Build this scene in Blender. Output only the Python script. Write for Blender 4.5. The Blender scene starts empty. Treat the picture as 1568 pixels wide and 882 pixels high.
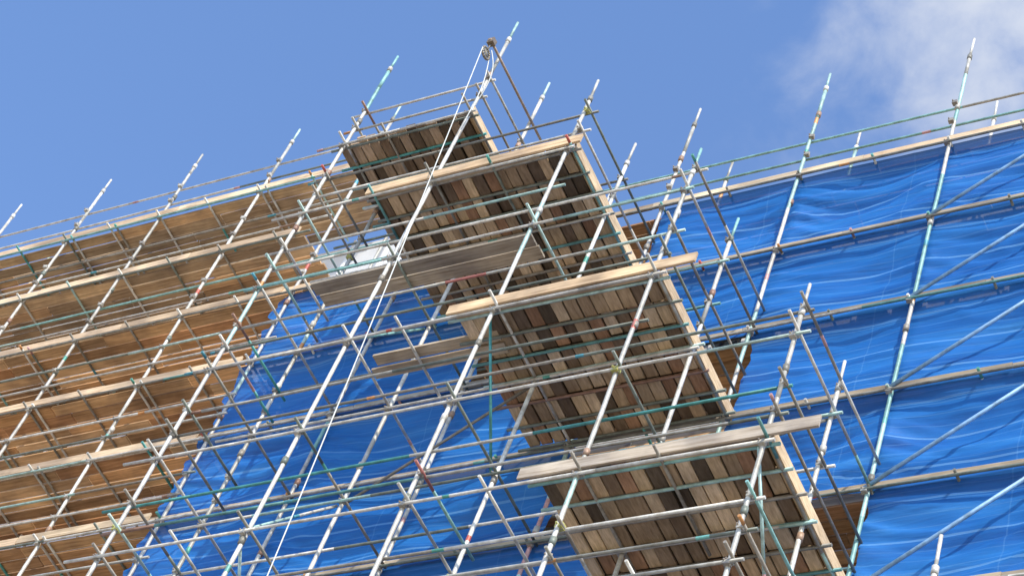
import bpy, math, random
from mathutils import Vector, Matrix, noise
random.seed(11)
S=1.2
sc=bpy.context.scene
# ------------------------------------------------------------------ materials
def newmat(n):
    m=bpy.data.materials.new(n); m.use_nodes=True
    nt=m.node_tree; nt.nodes.clear()
    out=nt.nodes.new('ShaderNodeOutputMaterial')
    return m,nt,out
def N(nt,t,**k):
    n=nt.nodes.new(t)
    for a,b in k.items(): setattr(n,a,b)
    return n
def ramp(nt,stops,interp='LINEAR'):
    r=N(nt,'ShaderNodeValToRGB'); cr=r.color_ramp; cr.interpolation=interp
    while len(cr.elements)<len(stops): cr.elements.new(0.5)
    for e,(p,c) in zip(cr.elements,stops):
        e.position=p; e.color=(c[0],c[1],c[2],1) if hasattr(c,'__len__') else (c,c,c,1)
    return r
def attr_mat(name,rough,metal,scale,lo,hi,bump=0.0,map_scale=(1,1,1),spec=0.3,stain=0.0,patch=False):
    m,nt,out=newmat(name)
    b=N(nt,'ShaderNodeBsdfPrincipled'); b.inputs['Roughness'].default_value=rough
    b.inputs['Metallic'].default_value=metal; b.inputs['Specular IOR Level'].default_value=spec
    at=N(nt,'ShaderNodeAttribute'); at.attribute_name='Col'
    tc=N(nt,'ShaderNodeTexCoord'); mp=N(nt,'ShaderNodeMapping'); mp.inputs['Scale'].default_value=map_scale
    no=N(nt,'ShaderNodeTexNoise'); no.inputs['Scale'].default_value=scale; no.inputs['Detail'].default_value=6
    no.inputs['Roughness'].default_value=0.65
    r=ramp(nt,[(0.3,lo),(0.65,hi)])
    mx=N(nt,'ShaderNodeMix',data_type='RGBA',blend_type='MULTIPLY'); mx.inputs[0].default_value=1
    L=nt.links.new
    L(tc.outputs['Object'],mp.inputs[0]); L(mp.outputs[0],no.inputs['Vector']); L(no.outputs[0],r.inputs[0])
    L(at.outputs['Color'],mx.inputs[6]); L(r.outputs[0],mx.inputs[7])
    last=mx.outputs[2]
    if stain:
        n2=N(nt,'ShaderNodeTexNoise'); n2.inputs['Scale'].default_value=1.1; n2.inputs['Detail'].default_value=5; L(tc.outputs['Object'],n2.inputs['Vector'])
        r2=ramp(nt,[(0.38,(1-stain,1-stain,1-stain*.9)),(0.6,(1.05,1.04,1.02))]); L(n2.outputs[0],r2.inputs[0])
        m3=N(nt,'ShaderNodeMix',data_type='RGBA',blend_type='MULTIPLY'); m3.inputs[0].default_value=1
        L(last,m3.inputs[6]); L(r2.outputs[0],m3.inputs[7]); last=m3.outputs[2]
    L(last,b.inputs['Base Color'])
    if bump:
        bp=N(nt,'ShaderNodeBump'); bp.inputs['Strength'].default_value=bump; bp.inputs['Distance'].default_value=0.01
        L(no.outputs[0],bp.inputs['Height']); L(bp.outputs[0],b.inputs['Normal'])
    L(b.outputs[0],out.inputs[0])
    return m
M_TUBE=attr_mat('painted_galvanised_tube',0.5,0.1,7.0,(0.52,0.48,0.42),(1.03,1.02,1.0),0.25,spec=0.4)
M_WX=attr_mat('scaffold_board_grain_x',0.85,0,5.0,(0.60,0.53,0.45),(1.1,1.07,1.03),0.4,(0.3,5,5),spec=.15,stain=.38)
M_WY=attr_mat('scaffold_board_grain_y',0.85,0,5.0,(0.64,0.58,0.52),(1.1,1.07,1.03),0.4,(5,0.9,5),spec=.15,stain=.25)
M_WALL=attr_mat('white_render_wall',0.8,0,1.3,(0.85,0.84,0.83),(1,1,1),0.2)

def net_mat():
    m,nt,out=newmat('blue_debris_netting'); L=nt.links.new
    tc=N(nt,'ShaderNodeTexCoord')
    b=N(nt,'ShaderNodeBsdfPrincipled'); b.inputs['Roughness'].default_value=0.5; b.inputs['Specular IOR Level'].default_value=0.35
    mp=N(nt,'ShaderNodeMapping'); mp.inputs['Scale'].default_value=(0.22,1,2.0)
    no=N(nt,'ShaderNodeTexNoise'); no.inputs['Scale'].default_value=1.1; no.inputs['Detail'].default_value=9; no.inputs['Roughness'].default_value=.66
    L(tc.outputs['Object'],mp.inputs[0]); L(mp.outputs[0],no.inputs['Vector'])
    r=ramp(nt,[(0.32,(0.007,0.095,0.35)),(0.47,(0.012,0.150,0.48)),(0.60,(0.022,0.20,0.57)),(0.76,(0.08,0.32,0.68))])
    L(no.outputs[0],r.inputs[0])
    sx=N(nt,'ShaderNodeSeparateXYZ')
    wn=N(nt,'ShaderNodeTexNoise'); wn.inputs['Scale'].default_value=.5; L(tc.outputs['Object'],wn.inputs['Vector'])
    wsub=N(nt,'ShaderNodeVectorMath',operation='SCALE'); wsub.inputs['Scale'].default_value=.16; L(wn.outputs['Color'],wsub.inputs[0])
    wadd=N(nt,'ShaderNodeVectorMath',operation='ADD'); L(tc.outputs['Object'],wadd.inputs[0]); L(wsub.outputs[0],wadd.inputs[1])
    L(wadd.outputs[0],sx.inputs[0])
    def lines(sock,per,wid,amt,off=0.0):
        a=N(nt,'ShaderNodeMath',operation='ADD'); a.inputs[1].default_value=off; L(sock,a.inputs[0])
        f=N(nt,'ShaderNodeMath',operation='PINGPONG'); f.inputs[1].default_value=per/2; L(a.outputs[0],f.inputs[0])
        l=N(nt,'ShaderNodeMath',operation='LESS_THAN'); l.inputs[1].default_value=wid; L(f.outputs[0],l.inputs[0])
        g=N(nt,'ShaderNodeMath',operation='MULTIPLY'); g.inputs[1].default_value=amt; L(l.outputs[0],g.inputs[0]); return g
    a=lines(sx.outputs['Z'],1.66*1.2/3,0.017,.45,0.35); c=lines(sx.outputs['Z'],0.166*1.2,0.008,.16)
    d=lines(sx.outputs['X'],1.99*1.2,0.010,.14,.7)
    s1=N(nt,'ShaderNodeMath',operation='ADD'); L(a.outputs[0],s1.inputs[0]); L(c.outputs[0],s1.inputs[1])
    s2=N(nt,'ShaderNodeMath',operation='ADD'); L(s1.outputs[0],s2.inputs[0]); L(d.outputs[0],s2.inputs[1])
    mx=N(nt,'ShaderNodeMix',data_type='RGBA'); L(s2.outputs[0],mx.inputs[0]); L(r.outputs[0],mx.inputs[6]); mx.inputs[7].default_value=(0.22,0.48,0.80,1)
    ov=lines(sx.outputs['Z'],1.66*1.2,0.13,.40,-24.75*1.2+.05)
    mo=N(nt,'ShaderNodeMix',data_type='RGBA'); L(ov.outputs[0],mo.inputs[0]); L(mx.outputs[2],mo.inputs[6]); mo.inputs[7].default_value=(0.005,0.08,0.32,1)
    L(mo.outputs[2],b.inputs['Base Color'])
    wv=N(nt,'ShaderNodeTexNoise'); wv.inputs['Scale'].default_value=2.4; wv.inputs['Detail'].default_value=8; wv.inputs['Distortion'].default_value=.8
    L(mp.outputs[0],wv.inputs['Vector'])
    bp=N(nt,'ShaderNodeBump'); bp.inputs['Strength'].default_value=0.55; bp.inputs['Distance'].default_value=0.06
    L(wv.outputs[0],bp.inputs['Height']); L(bp.outputs[0],b.inputs['Normal'])
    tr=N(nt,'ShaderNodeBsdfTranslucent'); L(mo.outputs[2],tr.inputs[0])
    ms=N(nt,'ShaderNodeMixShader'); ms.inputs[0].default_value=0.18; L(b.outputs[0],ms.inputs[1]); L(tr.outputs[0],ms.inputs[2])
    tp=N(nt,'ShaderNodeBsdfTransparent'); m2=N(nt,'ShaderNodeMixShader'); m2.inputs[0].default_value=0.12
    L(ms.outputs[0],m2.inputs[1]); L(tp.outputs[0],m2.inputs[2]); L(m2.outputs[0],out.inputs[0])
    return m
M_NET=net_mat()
def simple(name,c,rough=0.6,metal=0,noise_scale=3,var=0.25):
    m,nt,out=newmat(name); L=nt.links.new
    b=N(nt,'ShaderNodeBsdfPrincipled'); b.inputs['Roughness'].default_value=rough; b.inputs['Metallic'].default_value=metal
    tc=N(nt,'ShaderNodeTexCoord'); no=N(nt,'ShaderNodeTexNoise'); no.inputs['Scale'].default_value=noise_scale; no.inputs['Detail'].default_value=5
    L(tc.outputs['Object'],no.inputs['Vector'])
    r=ramp(nt,[(0.3,[x*(1-var) for x in c]),(0.7,[x*(1+var) for x in c])]); L(no.outputs[0],r.inputs[0]); L(r.outputs[0],b.inputs['Base Color'])
    L(b.outputs[0],out.inputs[0]); return m
M_GLASS=simple('window_glass',(0.03,0.04,0.05),0.08)
M_GROUND=simple('sandstone_paving_ground',(0.47,0.39,0.29),0.9,0,0.6,0.15)
M_ROAD=simple('asphalt',(0.055,0.055,0.056),0.9,0,2,0.2)
M_ROPE=simple('rope_fibre',(0.66,0.66,0.60),0.9,0,9,0.15)

# ------------------------------------------------------------------ mesh builder
class MB:
    def __init__(s): s.v=[];s.f=[];s.c=[];s.sm=[]
    def tube(s,p,q,r,col,n=8,cap=True):
        p=Vector(p);q=Vector(q);d=(q-p)
        if d.length<1e-6:return
        d.normalize(); a=d.orthogonal().normalized(); b=d.cross(a); i0=len(s.v)
        for P in (p,q):
            for k in range(n):
                t=2*math.pi*k/n; s.v.append((P+a*(r*math.cos(t))+b*(r*math.sin(t)))*S)
        for k in range(n):
            k2=(k+1)%n; s.f.append((i0+k,i0+k2,i0+n+k2,i0+n+k)); s.c.append(col); s.sm.append(True)
        if cap:
            s.f.append(tuple(i0+k for k in range(n))[::-1]); s.c.append(col); s.sm.append(False)
            s.f.append(tuple(i0+n+k for k in range(n))); s.c.append(col); s.sm.append(False)
    def box(s,c,h,col,rot=None):
        c=Vector(c); i0=len(s.v)
        for x in (-1,1):
            for y in (-1,1):
                for z in (-1,1):
                    o=Vector((x*h[0],y*h[1],z*h[2]))
                    if rot: o=rot@o
                    s.v.append((c+o)*S)
        for f in ((0,1,3,2),(4,6,7,5),(0,4,5,1),(2,3,7,6),(0,2,6,4),(1,5,7,3)):
            s.f.append(tuple(i0+k for k in f)); s.c.append(col); s.sm.append(False)
    def obj(s,name,mat,parent=None):
        me=bpy.data.meshes.new(name); me.from_pydata([tuple(v) for v in s.v],[],s.f)
        at=me.color_attributes.new('Col','FLOAT_COLOR','CORNER')
        data=[]
        for f,c in zip(s.f,s.c): data+= [c[0],c[1],c[2],1.0]*len(f)
        at.data.foreach_set('color',data)
        me.polygons.foreach_set('use_smooth',s.sm)
        me.materials.append(mat); me.update()
        o=bpy.data.objects.new(name,me); sc.collection.objects.link(o)
        if parent: o.parent=parent
        return o
def empty(n):
    o=bpy.data.objects.new(n,None); sc.collection.objects.link(o); return o

# ------------------------------------------------------------------ layout (units of 1.2 m)
Y0,Y1,Y2,Y3,YW=12.23,13.28,14.3,15.35,15.62
LIFT=1.66
def XK(k): return -8.15-1.99*k
def ZN(n): return 24.75+LIFT*n
GZ=-1.6/S
NMIN=-15
R_ST=0.0255; R_L=0.0180

WHITE=[(0.70,0.68,0.62),(0.62,0.60,0.55),(0.75,0.73,0.66),(0.52,0.51,0.46)]
CYAN=[(0.40,0.60,0.56),(0.48,0.66,0.61),(0.28,0.53,0.50),(0.52,0.68,0.62)]
DARK=[(0.27,0.26,0.22),(0.22,0.25,0.21),(0.34,0.31,0.26)]
RUST=[(0.34,0.20,0.14),(0.44,0.29,0.20)]
RED=[(0.52,0.20,0.17),(0.60,0.34,0.30)]
TEAL=[(0.10,0.38,0.36),(0.14,0.34,0.33)]
BAND=[(0.62,0.14,0.10),(0.70,0.34,0.12),(0.12,0.42,0.34),(0.10,0.36,0.45),(0.62,0.36,0.34),(0.20,0.50,0.45)]
def tcol(kind,base=False):
    r=random.random()*(.9 if base else 1)
    if kind=='st':
        g=WHITE if r<.76 else CYAN if r<.93 else DARK if r<.96 else RUST if r<.985 else RED
    elif kind=='led':
        g=WHITE if r<.36 else CYAN if r<.46 else DARK if r<.88 else TEAL if r<.92 else RUST if r<.985 else RED
    else:
        g=WHITE if r<.30 else CYAN if r<.43 else DARK if r<.84 else TEAL if r<.92 else RUST if r<.98 else RED
    c=random.choice(g); k=random.uniform(.82,1.10)
    return tuple(min(.85,x*k) for x in c)
def long_tube(mb,p,q,r,kind,lmin=.5,lmax=3.2,wob=0.006,n=8):
    p=Vector(p);q=Vector(q);L=(q-p).length;d=(q-p)/L;t=0
    base=tcol(kind,True); prev=p
    while t<L-1e-4:
        t2=min(L,t+random.uniform(lmin,lmax))
        if L-t2<.2:t2=L
        e=p+d*t2
        if t2<L: e=e+Vector([random.uniform(-wob,wob) for _ in range(3)])
        col=base if random.random()<.6 else tcol(kind)
        if col[0]>2*col[2] or (col[0]>.45 and col[1]<.36):
            m=prev.lerp(e,.3); mb.tube(prev,m,r,col,n,cap=(t==0)); prev=m; col=base
        elif random.random()<.20 and (e-prev).length>.3:
            m=prev+(e-prev).normalized()*random.uniform(.07,.16); mb.tube(prev,m,r*1.03,random.choice(BAND),n,cap=(t==0)); prev=m
        mb.tube(prev,e,r,col,n,cap=(t2>=L or t==0))
        prev=e; t=t2
def coupler(mb,p,yellow=0.0):
    p=Vector(p)+Vector((random.uniform(-.006,.006),)*3)
    r=random.random()
    c=(0.55,0.54,0.18) if r<yellow*.5 else random.choice([(0.30,0.28,0.25),(0.5,0.48,0.42),(0.40,0.38,0.33),(0.55,0.53,0.47)])
    k=1.2 if r<yellow*.5 else 1
    mb.box(p,(.034*k,.030*k,.027*k),c,Matrix.Rotation(random.uniform(-.2,.2),3,'Z'))
    mb.tube(p+Vector((-.02,-.05*k,.012)),p+Vector((-.02,.04,.012)),.009*k,(0.35,0.3,0.25) if k==1 else c,5)
    mb.tube(p+Vector((.03,0,-.042)),p+Vector((.03,0,.042)),.009,(0.4,0.36,0.3),5)
def standard(mb,cp,x,y,ztop):
    lx=random.uniform(-.03,.03); ly=random.uniform(-.015,.015)
    j=random.uniform(.35,.5)
    long_tube(mb,(x,y,GZ),(x+lx,y+ly,ztop-j),R_ST,'st',.35,1.6,.004,10)
    mb.tube((x+lx,y+ly,ztop-j),(x+lx*1.3,y+ly,ztop),R_ST*.72,random.choice(WHITE+CYAN),8)
    mb.tube((x+lx,y+ly,ztop-j-.05),(x+lx,y+ly,ztop-j+.04),R_ST*1.35,random.choice(WHITE+DARK),10)
    z=ztop-random.uniform(1.0,1.8)
    while z>8:
        mb.tube((x+lx*.9,y,z-.05),(x+lx*.9,y,z+.05),R_ST*1.4,random.choice(DARK+WHITE[:2]+RUST),8); z-=random.choice([1.3,2.1,2.6])

def woodcol(tone):
    k=random.uniform(.74,1.12)
    if tone=='warm': c=random.choice([(0.76,0.47,0.24),(0.68,0.42,0.21),(0.78,0.53,0.29),(0.48,0.31,0.17),(0.68,0.48,0.28),(0.58,0.34,0.18)])
    elif tone=='weathered': c=random.choice([(0.62,0.46,0.28),(0.68,0.50,0.30),(0.54,0.40,0.25),(0.70,0.47,0.26),(0.46,0.35,0.23)])
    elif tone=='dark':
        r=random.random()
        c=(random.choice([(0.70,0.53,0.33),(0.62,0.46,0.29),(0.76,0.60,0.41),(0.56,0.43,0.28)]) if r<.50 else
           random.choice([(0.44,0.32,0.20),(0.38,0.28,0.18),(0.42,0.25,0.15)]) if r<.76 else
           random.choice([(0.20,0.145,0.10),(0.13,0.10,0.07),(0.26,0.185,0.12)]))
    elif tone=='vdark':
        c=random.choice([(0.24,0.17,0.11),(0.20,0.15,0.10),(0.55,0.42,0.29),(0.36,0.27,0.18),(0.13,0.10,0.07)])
    elif tone=='grey': c=random.choice([(0.46,0.39,0.29),(0.50,0.42,0.31),(0.40,0.35,0.28)])
    else: c=random.choice([(0.80,0.62,0.42),(0.76,0.58,0.39),(0.68,0.54,0.37)])
    return tuple(min(.84,x*k) for x in c)
BW=0.1875; BT=0.016
def deck_x(mb,xa,xb,ya,yb,z,tone):
    n=max(1,round((yb-ya)/BW)); w=(yb-ya)/n
    for i in range(n):
        x=xa-random.uniform(0,.15)
        while x<xb-.1:
            L=random.choice([3.25,1.99,2.5,1.3]); e=min(xb+random.uniform(0,.06),x+L)
            if xb-e<.5: e=xb+random.uniform(0,.06)
            mb.box(((x+e)/2,ya+w*(i+.5),z+random.uniform(-.014,.014)),((e-x)/2-.008,w/2-random.uniform(.004,.018),BT),woodcol(tone),Matrix.Rotation(random.uniform(-.003,.003),3,'Z'))
            x=e
def deck_y(mb,xa,xb,ya,yb,z,tone):
    rows=6; ll=(yb-ya)/rows
    n=max(1,round((xb-xa)/(BW*.86)))
    w=(xb-xa)/n
    for i in range(n):
        j=0
        while j<rows:
            m=random.choice([1,1,1,1,2]); m=min(m,rows-j)
            a=ya+ll*j-(.08*random.random() if j==0 else -.012); b=ya+ll*(j+m)-.008
            mb.box((xa+w*(i+.5)+random.uniform(-.006,.006),(a+b)/2,z+(.03 if j%2 else 0)+random.uniform(-.010,.010)),(w/2-random.uniform(.004,.015),(b-a)/2,BT),woodcol(tone),Matrix.Rotation(random.uniform(-.014,.014),3,'Z'))
            j+=m
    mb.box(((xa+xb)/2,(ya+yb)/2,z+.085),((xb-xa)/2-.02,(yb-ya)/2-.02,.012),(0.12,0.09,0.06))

# ================================================================== FACADE SCAFFOLD
fs=empty('facade_scaffolding')
st=MB();cp=MB();le=MB();tr=MB();dk=MB();tb=MB();br=MB()
KL=12; KR=-3; KSPLIT=5
XSPLIT=XK(5)-.12
for k in range(KR,KL+1):
    left=k>=KSPLIT
    ztop=29.9 if left else 27.24
    standard(st,cp,XK(k),Y2,ztop+random.uniform(-.07,.07))
    standard(st,cp,XK(k)+.03,Y3,(29.7 if left else 27.3)+random.uniform(-.15,.1))
for n in range(NMIN,3):
    z=ZN(n); xl=XK(KL)-.5; xr=XSPLIT if n>0 else XK(KR)+.5
    if n==1: xr=XSPLIT-.35
    for y in (Y2-.05,Y3+.05):
        long_tube(le,(xl,y,z-.085),(xr+(random.uniform(0,.3) if n<=0 else .15),y,z-.085),R_L,'led',1.5,4.5)
    for dz in (.42,.85):
        if n>=0:
            long_tube(le,(xl,Y2+.05,z+dz),(xr+random.uniform(0.1,.3),Y2+.05,z+dz),R_L,'led',1.5,4.5)
        else:
            long_tube(le,(xl,Y2-.045,z+dz),(XK(5)+random.uniform(0.05,.25),Y2-.045,z+dz),R_L,'led',1.5,4.5)
            long_tube(le,(XK(5)+.3,Y2+.36,z+dz),(xr,Y2+.36,z+dz),R_L,'led',1.5,4.5)
    if n in(0,2):
        for dz in (.42,.85):
            long_tube(le,(xl if n==2 else XSPLIT,Y3+.05,z+dz),(xr,Y3+.05,z+dz),R_L,'led',1.5,4.5)
    x=XK(KL)
    while x<xr:
        tr_x=x+random.uniform(-.05,.05)
        long_tube(tr,(tr_x,Y2-(.16 if x<XK(5)+.1 else .09),z-.045),(tr_x+random.uniform(-.02,.02),Y3+.18,z-.045),R_L,'tr')
        if x<XK(5) and random.random()<.4:
            long_tube(tr,(tr_x+.13,Y2-.1,z-.05),(tr_x+.12,Y3+.15,z-.05),R_L,'tr')
        x+=1.99/2
    for k in range(KR,KL+1):
        if XK(k)>xr+.15: continue
        for dz in ((-.085,.42,.85) if (k>=5 or n==0) else (-.085,)):
            coupler(cp,(XK(k),Y2-.03,z+dz)); 
        coupler(cp,(XK(k)+.03,Y3,z-.085))
    if n>0:
        deck_x(dk,xl,xr-.05,Y2+.045,Y3+.12,z,'weathered')
    else:
        deck_x(dk,xl,XK(5)-.18,Y2+.045,Y3+.12,z,'warm')
        deck_x(dk,XK(5)+.02,xr-.05,Y2+.17,Y3+.12,z,'warm')
    x=xl; xe=xr-.1
    while x<xe-.2:
        L=random.choice([3.25,2.5,3.0]); e=min(xe,x+L)
        if x<XK(5)-.3 and e>XK(5)-.3: e=min(xe,XK(5)-.2)
        sheeted = x>XK(5)-.3
        tone='light' if not sheeted else ('light' if n==0 else 'grey')
        hz=.070 if not sheeted else .034
        if n==0 and sheeted: hz=.06
        tb.box(((x+e)/2,Y2+ (-.030 if not sheeted else -.004)-random.uniform(0,.004),z+hz-.03+random.uniform(-.01,.01)),((e-x)/2,.013,hz),woodcol(tone),Matrix.Rotation(random.uniform(-.003,.003),3,'Y'))
        x=e-random.choice([-.004,-.01])
for n in range(-9,0):
    for k in (0,-1):
        br.tube((XK(k)-.02,Y2-.035,ZN(n)-.05),(XK(k-1)+.05,Y2-.035,ZN(n+1)-.05),R_L*1.3,(0.28,0.48,0.72),8)
for n in (-8,-4):
    long_tube(br,(XK(9),Y2-.09,ZN(n)),(XK(8),Y2-.09,ZN(n-1)),R_L,'st')
for mb,nm,mt in ((st,'standards',M_TUBE),(cp,'couplers',M_TUBE),(le,'ledgers_and_guard_rails',M_TUBE),(tr,'transoms',M_TUBE),(br,'diagonal_braces',M_TUBE),(dk,'deck_boards',M_WX),(tb,'toe_boards',M_WX)):
    mb.obj(nm,mt,fs)

# ================================================================== TOWER SCAFFOLD
ts=empty('loading_tower_scaffolding')
st=MB();cp=MB();le=MB();tr=MB();dk=MB();tb=MB();br=MB();tbx=MB()
TOP={4:27.07,3:27.12,2:24.68,1:22.25,0:18.93,-1:14.69,-2:11.4}
for k,zt in TOP.items():
    standard(st,cp,XK(k),Y0,zt)
    standard(st,cp,XK(k)+.01,Y1,(zt+.03) if k!=4 else 26.2)
def kright(z):
    r=4
    for k,zt in TOP.items():
        if zt>z+.25: r=min(r,k)
    return r
for n in range(NMIN,1):
    z=ZN(n); kr=kright(z+.3); xr=XK(kr); xl=XK(4)
    for row,y in ((0,Y0),(1,Y1)):
        long_tube(le,(xl-random.uniform(.15,.5),y-.048,z-.085),(xr+random.uniform(.1,.2),y-.048,z-.085),R_L,'st' if row==0 else 'led',1.0,3.5)
        for dz in (.42,.85) if row==0 else ((.85,) if n%2 else ()):
            kk=kright(z+dz); long_tube(le,(xl-random.uniform(.1,.45),y+.046,z+dz),(XK(kk)+random.uniform(.08,.16),y+.046,z+dz),R_L,'led',1.0,3.5)
    for k in TOP:
        if TOP[k]<z: continue
        x=XK(k)
        for dz,(ya,yb) in ((-.04,(Y0-.2,Y2+.02)),(.42,(Y0-.12,Y1+.15)),(.85,(Y0-.12,Y1+.15))):
            if TOP[k]<z+dz: continue
            if dz>0 and not (k==kr or k==4 or random.random()<.18): continue
            s=random.uniform(0,.12)
            long_tube(tr,(x+.048,ya-s,z+dz),(x+.048,yb+(Y2-Y1-.12 if (k==kr and dz>0) else 0)+s*.3,z+dz),R_L,'tr')
            coupler(cp,(x+.01,Y0,z+dz),.05); coupler(cp,(x+.01,Y1,z+dz),.35)
        coupler(cp,(x,Y0-.03,z-.085),.04)
        if random.random()<.35 and k!=kr:
            xm=x+random.uniform(.7,1.2)
            long_tube(tr,(xm,Y0-.2,z-.045),(xm,Y1+.2,z-.045),R_L,'tr')
for k in TOP:
    for n in range(-12,0):
        if TOP[k]<ZN(n+1): continue
        if random.random()<.3:
            a,b=(Y0,Y1) if n%2 else (Y1,Y0)
            long_tube(br,(XK(k)-.05,a,ZN(n)),(XK(k)-.05,b,ZN(n+1)-.1),R_L,'tr')
for k,n in ((3,-4),(4,-6),(3,-8)):
    long_tube(br,(XK(k),Y1+.06,ZN(n)),(XK(k-1),Y1+.06,ZN(n+1)),R_L,'tr')
def loading_deck(n,xa,xb,fa,fb,tone='dark',front=True):
    z=ZN(n)
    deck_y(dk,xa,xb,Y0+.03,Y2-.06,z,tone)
    m=7
    for i in range(m):
        y=Y0+.04+(Y2-Y0-.12)*i/(m-1)
        c=random.choice(TEAL+CYAN+DARK+DARK+RUST[:1]+TEAL)
        tr.tube((xa-.12,y,z-.04),(xb+.12+random.uniform(0,.1),y+random.uniform(-.02,.02),z-.04),R_L*1.1,c,8)
    if front:
        tb.box(((fa+fb)/2,Y0-.065,z+.045),((fb-fa)/2,.015,.080),(0.80,0.60,0.38) if n!=-5 else (0.54,0.47,0.38),Matrix.Rotation(-.004,3,'Y'))
        tb.box(((fa+fb)/2-.25,Y0+.01,z+.030),((fb-fa)/2-.35,.014,.070),(0.58,0.45,0.31),Matrix.Rotation(.006,3,'Y'))
    tbx.box((xb+.085,(Y0+Y2)/2+.02,z+.05),(.014,(Y2-Y0)/2+.02,.085),(0.82,0.63,0.40))
    tbx.box((xb+.03,(Y0+Y2)/2+.02,z+.040),(.035,(Y2-Y0)/2,.014),(0.76,0.58,0.36))
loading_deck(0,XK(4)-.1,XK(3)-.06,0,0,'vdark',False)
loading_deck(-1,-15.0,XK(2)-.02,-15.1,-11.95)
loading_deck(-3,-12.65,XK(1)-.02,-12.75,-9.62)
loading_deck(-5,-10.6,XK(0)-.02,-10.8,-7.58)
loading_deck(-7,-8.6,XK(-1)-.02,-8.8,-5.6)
dg=MB()
deck_x(dg,-15.25,-12.25,Y0+.1,Y0+.5,ZN(-2),'grey')
deck_x(dg,-13.95,-12.3,Y0+.28,Y0+.62,ZN(-3)+.0,'grey')
deck_x(dg,-16.3,-14.6,Y1+.1,Y1+.5,ZN(-5),'grey')
deck_x(dg,-12.2,-10.3,Y1+.1,Y1+.5,ZN(-6),'grey')
for mb,nm,mt in ((st,'standards',M_TUBE),(cp,'couplers',M_TUBE),(le,'ledgers_and_guard_rails',M_TUBE),(tr,'transoms',M_TUBE),(br,'diagonal_braces',M_TUBE),(dk,'loading_deck_boards',M_WY),(dg,'walkway_boards',M_WX),(tb,'front_toe_boards',M_WX),(tbx,'side_toe_boards',M_WY)):
    mb.obj(nm,mt,ts)

# ================================================================== NETTING
def netting():
    cols=32; rows=34
    nb=5+3
    nx=cols*nb; nzl=15
    nz=rows*nzl
    V=[];F=[]
    for j in range(nz+1):
        z=ZN(0)-LIFT*j/rows
        for i in range(nx+1):
            u=i/cols; x=XK(5)+1.99*u
            fu=u-math.floor(u); fv=(j/rows)%1
            sag=math.sin(math.pi*fu)
            bel=sag*math.sin(math.pi*fv)
            a=noise.noise(Vector((x*.45,z*.8,3.1)))
            w=noise.noise(Vector((x*.55+z*.5,z*2.0,7)))
            zs=z+sag*.30*(.4+fv)
            f1=1-abs(noise.noise(Vector((x*.30,zs*3.0,17))))*2.6
            f2=1-abs(noise.noise(Vector((x*.6,zs*6.0,47))))*2.6
            f3=1-abs(noise.noise(Vector((x*1.1-z*1.4,z*2.4+x*.9,77))))*3
            g1=max(0,noise.noise(Vector((x*.4,z*.6,91)))+.36)
            g2=max(0,noise.noise(Vector((x*.6,z*.9,191)))+.05)
            dy=.07+bel*(.07+.16*a)+w*.07*(.2+bel)-max(0,f1)*.070*g1-max(0,f2)*.032*g1-max(0,f3)*.060*g2
            dy+=noise.noise(Vector((x*2,z*9,131)))*.010
            env=.18+.82*min(1,math.sin(math.pi*fv)*2.2)
            dy=min(dy,.22)*env
            for rz in (.25,.51):
                d=(1-fv)-rz
                dy-=.024*math.exp(-(d/.018)**2)
            ex=noise.noise(Vector((z*2.6,x*.5,5)))*.07+noise.noise(Vector((z*7,x,15)))*.035
            ez=noise.noise(Vector((x*1.7,z*.3,55)))*.035
            if j==0: ez=abs(ez)*-.4
            if i<6: ex=ex*(3.0-(i/3.0))-.22*(1-i/6)
            V.append(((x+ex)*S,(Y2+.045+max(dy,-.01))*S,(z+ez-.01)*S))
    def hole(x,z):
        n=(z-24.75)/LIFT
        k=(-8.15-x)/1.99
        if 2<k<3 and -2<n<0: return True
        if 1<k<2 and -4<n<-2: return True
        if 0<k<1 and -6<n<-4: return True
        if -1<k<0 and -8<n<-6: return True
        return False
    for j in range(nz):
        z=ZN(0)-LIFT*(j+.5)/rows
        for i in range(nx):
            x=XK(5)+1.99*(i+.5)/cols
            if hole(x,z): continue
            a=j*(nx+1)+i
            F.append((a,a+nx+1,a+nx+2,a+1))
    me=bpy.data.meshes.new('debris_netting'); me.from_pydata(V,[],F)
    me.polygons.foreach_set('use_smooth',[True]*len(F)); me.materials.append(M_NET); me.update()
    o=bpy.data.objects.new('debris_netting',me); sc.collection.objects.link(o)
netting()

# ================================================================== BUILDING
bd=empty('apartment_building')
w=MB(); c=(0.62,0.60,0.56); cw=(0.84,0.84,0.83)
XL,XR=-45,12; XE=-17.85; ZT=27.9
w.box(((XE+XR)/2,YW+4,(26.0+GZ)/2),((XR-XE)/2,4,(26.0-GZ)/2),c)
w.box(((XL+XE-.004)/2,YW+4,(ZT+GZ)/2),((XE-.004-XL)/2,4.01,(ZT-GZ)/2),(0.78,0.79,0.80))
z=25.2
while z<ZT-.05:
    w.box(((XL+XE)/2,YW-.05,z),((XE-XL)/2-.01,.045,.085),cw,Matrix.Rotation(.35,3,'X')); z+=.25
for i in range(40):
    w.box((XE-.25-i*.75,YW-.12,26.5),(.02,.03,1.4),cw)
w.obj('walls',M_WALL,bd)
g=MB(); fr=MB()
for n in range(-15,0,2):
    z=ZN(n)+.55
    for k in range(-6,17):
        x=XK(k)-1.0
        g.box((x,YW-.005,z),(.45,.01,.6),(0,0,0))
        for dx in(-.47,0,.47): fr.box((x+dx,YW-.02,z),(.025,.022,.62),cw)
        for dz in(-.62,.62): fr.box((x,YW-.022,z+dz),(.5,.028,.03),cw)
g.obj('window_glass_panes',M_GLASS,bd); fr.obj('window_frames',M_WALL,bd)

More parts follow.
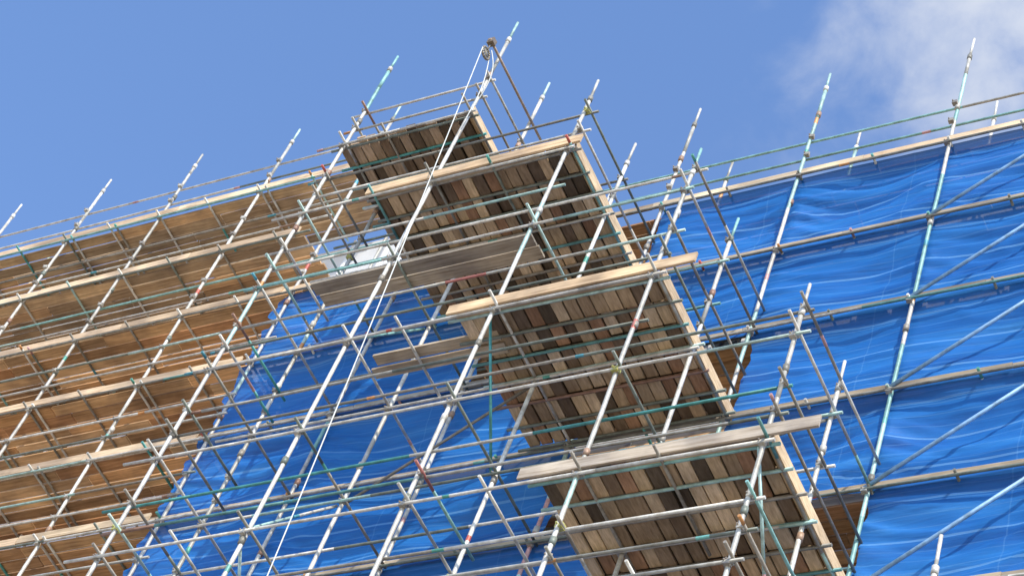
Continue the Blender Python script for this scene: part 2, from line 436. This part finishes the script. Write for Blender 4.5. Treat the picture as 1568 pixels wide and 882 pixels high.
# ================================================================== GIN WHEEL + ROPE
gw=empty('hoist_pulley')
m=MB(); x=XK(3)+.07
m.tube((x,Y0-.36,26.05),(x,Y1+.3,26.05),R_L*1.1,(0.36,0.27,0.2),8)
m.tube((x,Y0-.3,26.05),(x,Y0-.3,25.82),.012,(0.2,0.18,0.15),6)
m.box((x,Y0-.3,26.05),(.05,.045,.05),(0.25,0.2,0.15))
for i in range(16):
    a=2*math.pi*i/16;b=2*math.pi*(i+1)/16
    m.tube((x,Y0-.3+.09*math.cos(a),25.76+.09*math.sin(a)),(x,Y0-.3+.09*math.cos(b),25.76+.09*math.sin(b)),.018,(0.30,0.26,0.2),6)
for i in range(4):
    a=math.pi*i/4
    m.tube((x,Y0-.3+.09*math.cos(a),25.76+.09*math.sin(a)),(x,Y0-.3-.09*math.cos(a),25.76-.09*math.sin(a)),.009,(0.3,0.27,0.2),5)
m.obj('bracket_tube_and_wheel',M_TUBE,gw)
rp=MB()
def rope(a,b,sag,r=.0075,n=24):
    a=Vector(a);b=Vector(b);pr=a
    for i in range(1,n+1):
        t=i/n; p=a.lerp(b,t)+Vector((sag*math.sin(math.pi*t),0,0)); rp.tube(pr,p,r,(1,1,1),6,False); pr=p
rope((x,Y0-.40,25.76),(x+2.3,Y0-.6,GZ+.3),.15)
rope((x,Y0-.20,25.76),(x+.04,Y0-.1,24.4),.06)
rope((x+.02,Y0-.25,25.9),(x-.02,Y0-.02,24.9),.12)
rp.obj('hoist_rope',M_ROPE)

# ================================================================== GROUND
def sheet(name,x0,x1,y0,y1,z,mat):
    me=bpy.data.meshes.new(name); me.from_pydata([(x0,y0,z),(x1,y0,z),(x1,y1,z),(x0,y1,z)],[],[(0,1,2,3)])
    me.materials.append(mat); o=bpy.data.objects.new(name,me); sc.collection.objects.link(o); return o
sheet('ground',-3000,3000,-3000,3000,-1.6,M_GROUND)
sheet('road',-400,400,-22,-14,-1.596,M_ROAD)

# ================================================================== CAMERA
f=3550.0
zv=Vector((1258,2755,-f)).normalized()
xv=-Vector((-6784,-1476,-f)); xv=(xv-zv*xv.dot(zv)).normalized()
yv=zv.cross(xv)
R=Matrix((xv,yv,zv))
cam=bpy.data.cameras.new('camera'); co=bpy.data.objects.new('camera',cam); sc.collection.objects.link(co)
co.matrix_world=R.to_4x4(); cam.sensor_width=36; cam.lens=f/1568*36; cam.clip_end=8000; cam.clip_start=.1
sc.camera=co

# ================================================================== LIGHT
el=math.radians(44); hd=Vector((0.70,-0.71)).normalized()
d=Vector((hd.x*math.cos(el),hd.y*math.cos(el),math.sin(el)))
sun=bpy.data.lights.new('sun','SUN'); sun.energy=4.9; sun.angle=math.radians(.5); sun.color=(1,.93,.82)
so=bpy.data.objects.new('sun',sun); sc.collection.objects.link(so); so.rotation_euler=d.to_track_quat('Z','Y').to_euler()
wd=bpy.data.worlds.new('World'); sc.world=wd; wd.use_nodes=True; nt=wd.node_tree; nt.nodes.clear(); L=nt.links.new
out=N(nt,'ShaderNodeOutputWorld'); bg=N(nt,'ShaderNodeBackground'); bg.inputs[1].default_value=.15
sky=N(nt,'ShaderNodeTexSky'); sky.sky_type='NISHITA'; sky.sun_disc=False; sky.sun_elevation=el; sky.sun_rotation=math.atan2(hd.x,hd.y)
sky.air_density=1.0; sky.dust_density=.6; sky.ozone_density=1.5
gain=N(nt,'ShaderNodeMix',data_type='RGBA',blend_type='MULTIPLY'); gain.inputs[0].default_value=1; gain.inputs[7].default_value=(1.58,1.80,2.12,1)
L(sky.outputs[0],gain.inputs[6])
tc=N(nt,'ShaderNodeTexCoord')
cd=Vector((-885,1640,3130)).normalized()
dp=N(nt,'ShaderNodeVectorMath',operation='DISTANCE'); dp.inputs[1].default_value=cd; L(tc.outputs['Generated'],dp.inputs[0])
mr=N(nt,'ShaderNodeMapRange'); mr.inputs[1].default_value=.0; mr.inputs[2].default_value=.14; mr.inputs[3].default_value=1; mr.inputs[4].default_value=0; L(dp.outputs['Value'],mr.inputs[0])
no=N(nt,'ShaderNodeTexNoise'); no.inputs['Scale'].default_value=24; no.inputs['Detail'].default_value=9; no.inputs['Roughness'].default_value=.56; no.inputs['Distortion'].default_value=.25; L(tc.outputs['Generated'],no.inputs['Vector'])
nm=N(nt,'ShaderNodeMath',operation='MULTIPLY'); nm.inputs[1].default_value=1.5; L(no.outputs[0],nm.inputs[0])
ad=N(nt,'ShaderNodeMath',operation='ADD'); L(mr.outputs[0],ad.inputs[0]); L(nm.outputs[0],ad.inputs[1])
m2=N(nt,'ShaderNodeMapRange'); m2.interpolation_type='SMOOTHSTEP'; m2.inputs[1].default_value=.95; m2.inputs[2].default_value=1.95; m2.inputs[3].default_value=0; m2.inputs[4].default_value=.85; L(ad.outputs[0],m2.inputs[0])
gate=N(nt,'ShaderNodeMath',operation='MULTIPLY'); L(m2.outputs[0],gate.inputs[0])
g3=N(nt,'ShaderNodeMath',operation='MULTIPLY',use_clamp=True); g3.inputs[1].default_value=2.5; L(mr.outputs[0],g3.inputs[0]); L(g3.outputs[0],gate.inputs[1])
mx=N(nt,'ShaderNodeMix',data_type='RGBA'); L(gate.outputs[0],mx.inputs[0]); L(gain.outputs[2],mx.inputs[6]); mx.inputs[7].default_value=(5.2,5.5,6.1,1)
L(mx.outputs[2],bg.inputs[0]); L(bg.outputs[0],out.inputs[0])
sc.view_settings.view_transform='Standard'; sc.view_settings.look='None'; sc.view_settings.exposure=0
